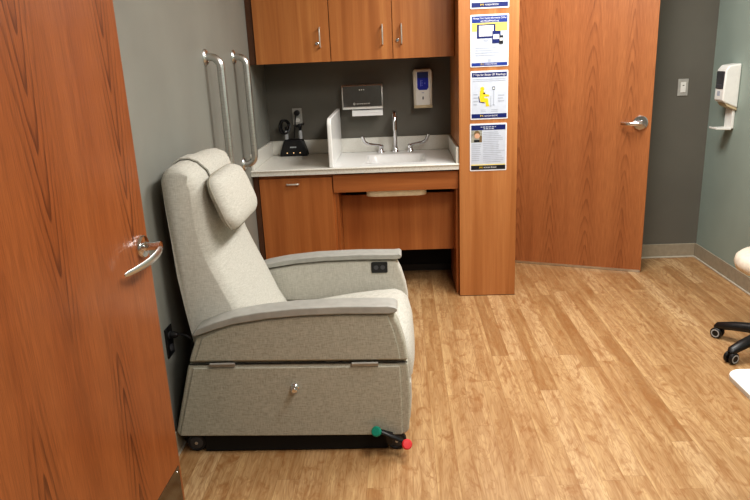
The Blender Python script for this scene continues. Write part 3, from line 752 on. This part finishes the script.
# headrest pillow
dA, dB = Vector((-.818, 1.150)), Vector((-.678, .76))
dd = (dB-dA).normalized(); nn = Vector((-dd.y, dd.x))
if nn.x < 0: nn = -nn
hpw = thing('headrest_pillow', (-.72, 2.70, 1.0), 'pale grey headrest pillow strapped over the recliner back', 'pillow')
rings = []
yc, hw = 2.695, .225; sc0, hh = .148, .118
def sup(a, n): c, s = math.cos(a), math.sin(a); return (abs(c)**(2/n)*(1 if c >= 0 else -1), abs(s)**(2/n)*(1 if s >= 0 else -1))
NR = 14
for i in range(NR+1):
    ph = PI*i/NR                     # 0 front pole ... pi back pole
    rr = math.sin(ph)**.55 if 0 < i < NR else .02
    hN = .056*math.cos(ph)*(1 if math.cos(ph) > 0 else .62)
    ring = []
    for q in range(36):
        a, b = sup(2*PI*q/36, 4.6)
        puck = 1-.02*math.sin(q*5.1)*(rr > .9)
        y = yc+hw*a*rr*puck; s = sc0+hh*b*rr*puck
        off = .052+hN
        P = dA+dd*s+nn*off
        ring.append((P.x, y, P.y))
    rings.append(ring)
MB().loft(rings).build('cushion', 'fabric', hpw, ang=70)
pts = []
for q in range(72):
    a, b = sup(2*PI*q/72, 4.6); P = dA+dd*(sc0+hh*b*1.005)+nn*.052; pts.append((P.x, yc+hw*a*1.005, P.y))
MB().tube(pts, .0038, 6, closed=True).build('piping', 'piping', hpw)
# strap: runs from the pillow's upper edge over the top of the back and down behind
def outward(pts, d):
    r = []
    for i, (x, z) in enumerate(pts):
        a = Vector(pts[min(i+1, len(pts)-1)])-Vector(pts[max(i-1, 0)]); a.normalize(); n_ = Vector((a.y, -a.x))
        if (Vector((-.84, 1.02))-Vector((x, z))).dot(n_) > 0: n_ = -n_
        r.append((x+n_.x*d, z+n_.y*d))
    return r
surf = []
for p in backf[8:19]:
    q = backfn(p, -.29); surf.append((q[0], q[2]))
sp_ = outward(surf, .0095)
outr = [(x, z) for x, z in sp_]; inn = []
for i, (x, z) in enumerate(sp_):
    a = Vector(sp_[min(i+1, len(sp_)-1)])-Vector(sp_[max(i-1, 0)]); a.normalize(); n_ = Vector((a.y, -a.x)); 
    if (Vector((-.83, 1.05))-Vector((x, z))).dot(n_) < 0: n_ = -n_
    inn.append((x+n_.x*.007, z+n_.y*.007))
MB().prism(outr+inn[::-1], 2.605, 2.715).build('strap', 'fabric', hpw, .001)

# power outlet and cord behind the recliner
ro = thing('wall_outlet', (XL, 2.44, .48), 'black duplex outlet low on the grey wall behind the recliner', 'outlet')
box('cover_plate', 'black', ro, (XL+.0005, XL+.008, 2.408, 2.480, .42, .545), .003)
for zz in (.455, .51): MB().prism(rrect(2.428, 2.460, zz-.014, zz+.014, .01), XL+.006, XL+.011, 'x').build('socket', 'rubber', ro)
rc = thing('power_cord', (XL+.02, 2.40, .5), 'black power cord plugged in behind the recliner', 'cord')
MB().lathe([(.0001, 0), (.013, 0), (.014, .018), (.009, .03), (.0001, .032)], (XL+.0112, 2.444, .51), 'x', 16).build('plug_body', 'black', rc)
MB().tube([(XL+.04, 2.444, .51), (-.925, 2.444, .512), (-.900, 2.444, .505), (-.878, 2.45, .48), (-.895, 2.465, .42), (-.915, 2.475, .34)], .0045, 8).build('cord', 'black', rc)

# ------------------------------------------------------------------ rolling stool at the right
SC = Vector((1.872, 3.205)); SR = .275
rs = thing('rolling_stool', (SC.x, SC.y, 0), 'cream-seated rolling stool with black five-star base by the sage wall', 'stool')
dirs = [math.degrees(math.atan2(3.415-SC.y, 1.690-SC.x))]
for k in range(5):
    a = math.radians(dirs[0]+72*k); e = SC+Vector((math.cos(a), math.sin(a)))*SR
    f = lambda t, z: (SC.x+(e.x-SC.x)*t, SC.y+(e.y-SC.y)*t, z)
    MB().tube([f(.05, .115), f(.35, .108), (f(.7, .09)), f(1.0, .068), f(1.05, .058)], [.034, .034, .030, .025, .014], 12, flat=.8).build('leg', 'black', rs)
    tx, ty = -math.sin(a), math.cos(a)
    c = MB().tube([(e.x, e.y, .072), (e.x, e.y, .03)], .014, 10).build('caster', 'black', rs)
    w0, w1 = [MB().lathe([(.0001, -.009), (.013, -.009), (.026, -.009), (.030, -.005), (.030, .005), (.026, .009), (.013, .009), (.0001, .009)], (e.x+tx*s*.016, e.y+ty*s*.016, .0305), (tx, ty, 0), 24).build('wheel', 'black', c) for s in (-1, 1)]
    for s in (-1, 1):
        MB().lathe([(.016, 0), (.0225, 0), (.0225, .001), (.016, .001)], (e.x+tx*s*.0255, e.y+ty*s*.0255, .0305), (tx*s, ty*s, 0), 24, True).build('grey_ring', 'greyhandle', c)
MB().lathe([(.0001, .09), (.045, .09), (.045, .135), (.03, .14), (.027, .25), (.016, .255), (.016, .44), (.0001, .44)], (SC.x, SC.y, 0), 'z', 24).build('gas_column', 'black', rs)
MB().lathe([(.0001, .432), (.14, .432), (.185, .438), (.207, .452), (.216, .48), (.210, .508), (.19, .526), (.15, .534), (.0001, .536)], (SC.x, SC.y, 0), 'z', 48).build('seat', 'vinylseat', rs, ang=60)

# ------------------------------------------------------------------ white overbed table, only its corner in view
ot = thing('overbed_table', (1.36, 1.66, 0), 'white laminate overbed table whose rounded corner shows at the lower right', 'table')
MB().prism(rrect(.958, 1.76, 1.44, 1.868, .045, 6), .578, .60, 'z').build('tabletop', 'white', ot, .006, 3)
box('column', 'steel', ot, (1.66, 1.71, 1.60, 1.70, .05, .577), .005)
MB().box(1.66, 1.71, 1.45, 1.85, .035, .065).box(1.15, 1.66, 1.45, 1.49, .035, .065).box(1.15, 1.66, 1.81, 1.85, .035, .065).build('base', 'steel', ot, .004)
for x in (1.17, 1.69):
    for y in (1.47, 1.83): MB().lathe([(.0001, -.01), (.017, -.01), (.017, .01), (.0001, .01)], (x, y, .0175), 'y', 18).build('wheel', 'black', ot)

# ------------------------------------------------------------------ lights
def area(name, loc, sx, sy, power, col=(1, .985, .955)):
    l = bpy.data.lights.new(name, 'AREA'); l.shape = 'RECTANGLE'; l.size = sx; l.size_y = sy; l.energy = power; l.color = col
    o = bpy.data.objects.new(name, l); C.objects.link(o); o.location = loc; return o
area('ceiling_panel_light', (.95, 3.45, ZC-.02), .58, 1.18, 58)
area('ceiling_panel_light', (.85, 1.55, ZC-.02), .58, 1.18, 48)
area('ceiling_panel_light', (.85, -.40, ZC-.02), .58, 1.18, 26)
w = bpy.data.worlds.new('world'); scn.world = w; w.use_nodes = True
w.node_tree.nodes['Background'].inputs[0].default_value = (.5, .5, .5, 1); w.node_tree.nodes['Background'].inputs[1].default_value = .3

# ------------------------------------------------------------------ camera
def camera():
    f = 660.0
    down = Vector((100, 2250, f)).normalized()
    D = Vector((25, -195, f)); D = (D-down*D.dot(down)).normalized()
    X = down.cross(D)
    if X.x < 0: X = -X
    U = -down
    right = Vector((X.x, D.x, U.x)); dn = Vector((X.y, D.y, U.y)); fw = Vector((X.z, D.z, U.z))
    R = Matrix((right, -dn, -fw)).transposed()
    cam = bpy.data.cameras.new('camera'); cam.lens = f/750*36; cam.sensor_width = 36; cam.clip_start = .02
    o = bpy.data.objects.new('camera', cam); C.objects.link(o)
    o.matrix_world = Matrix.Translation((0, 0, 1.56)) @ R.to_4x4()
    scn.camera = o
camera()
scn.view_settings.view_transform = 'Standard'; scn.view_settings.look = 'Medium High Contrast'
scn.view_settings.exposure = 0; scn.view_settings.gamma = 1
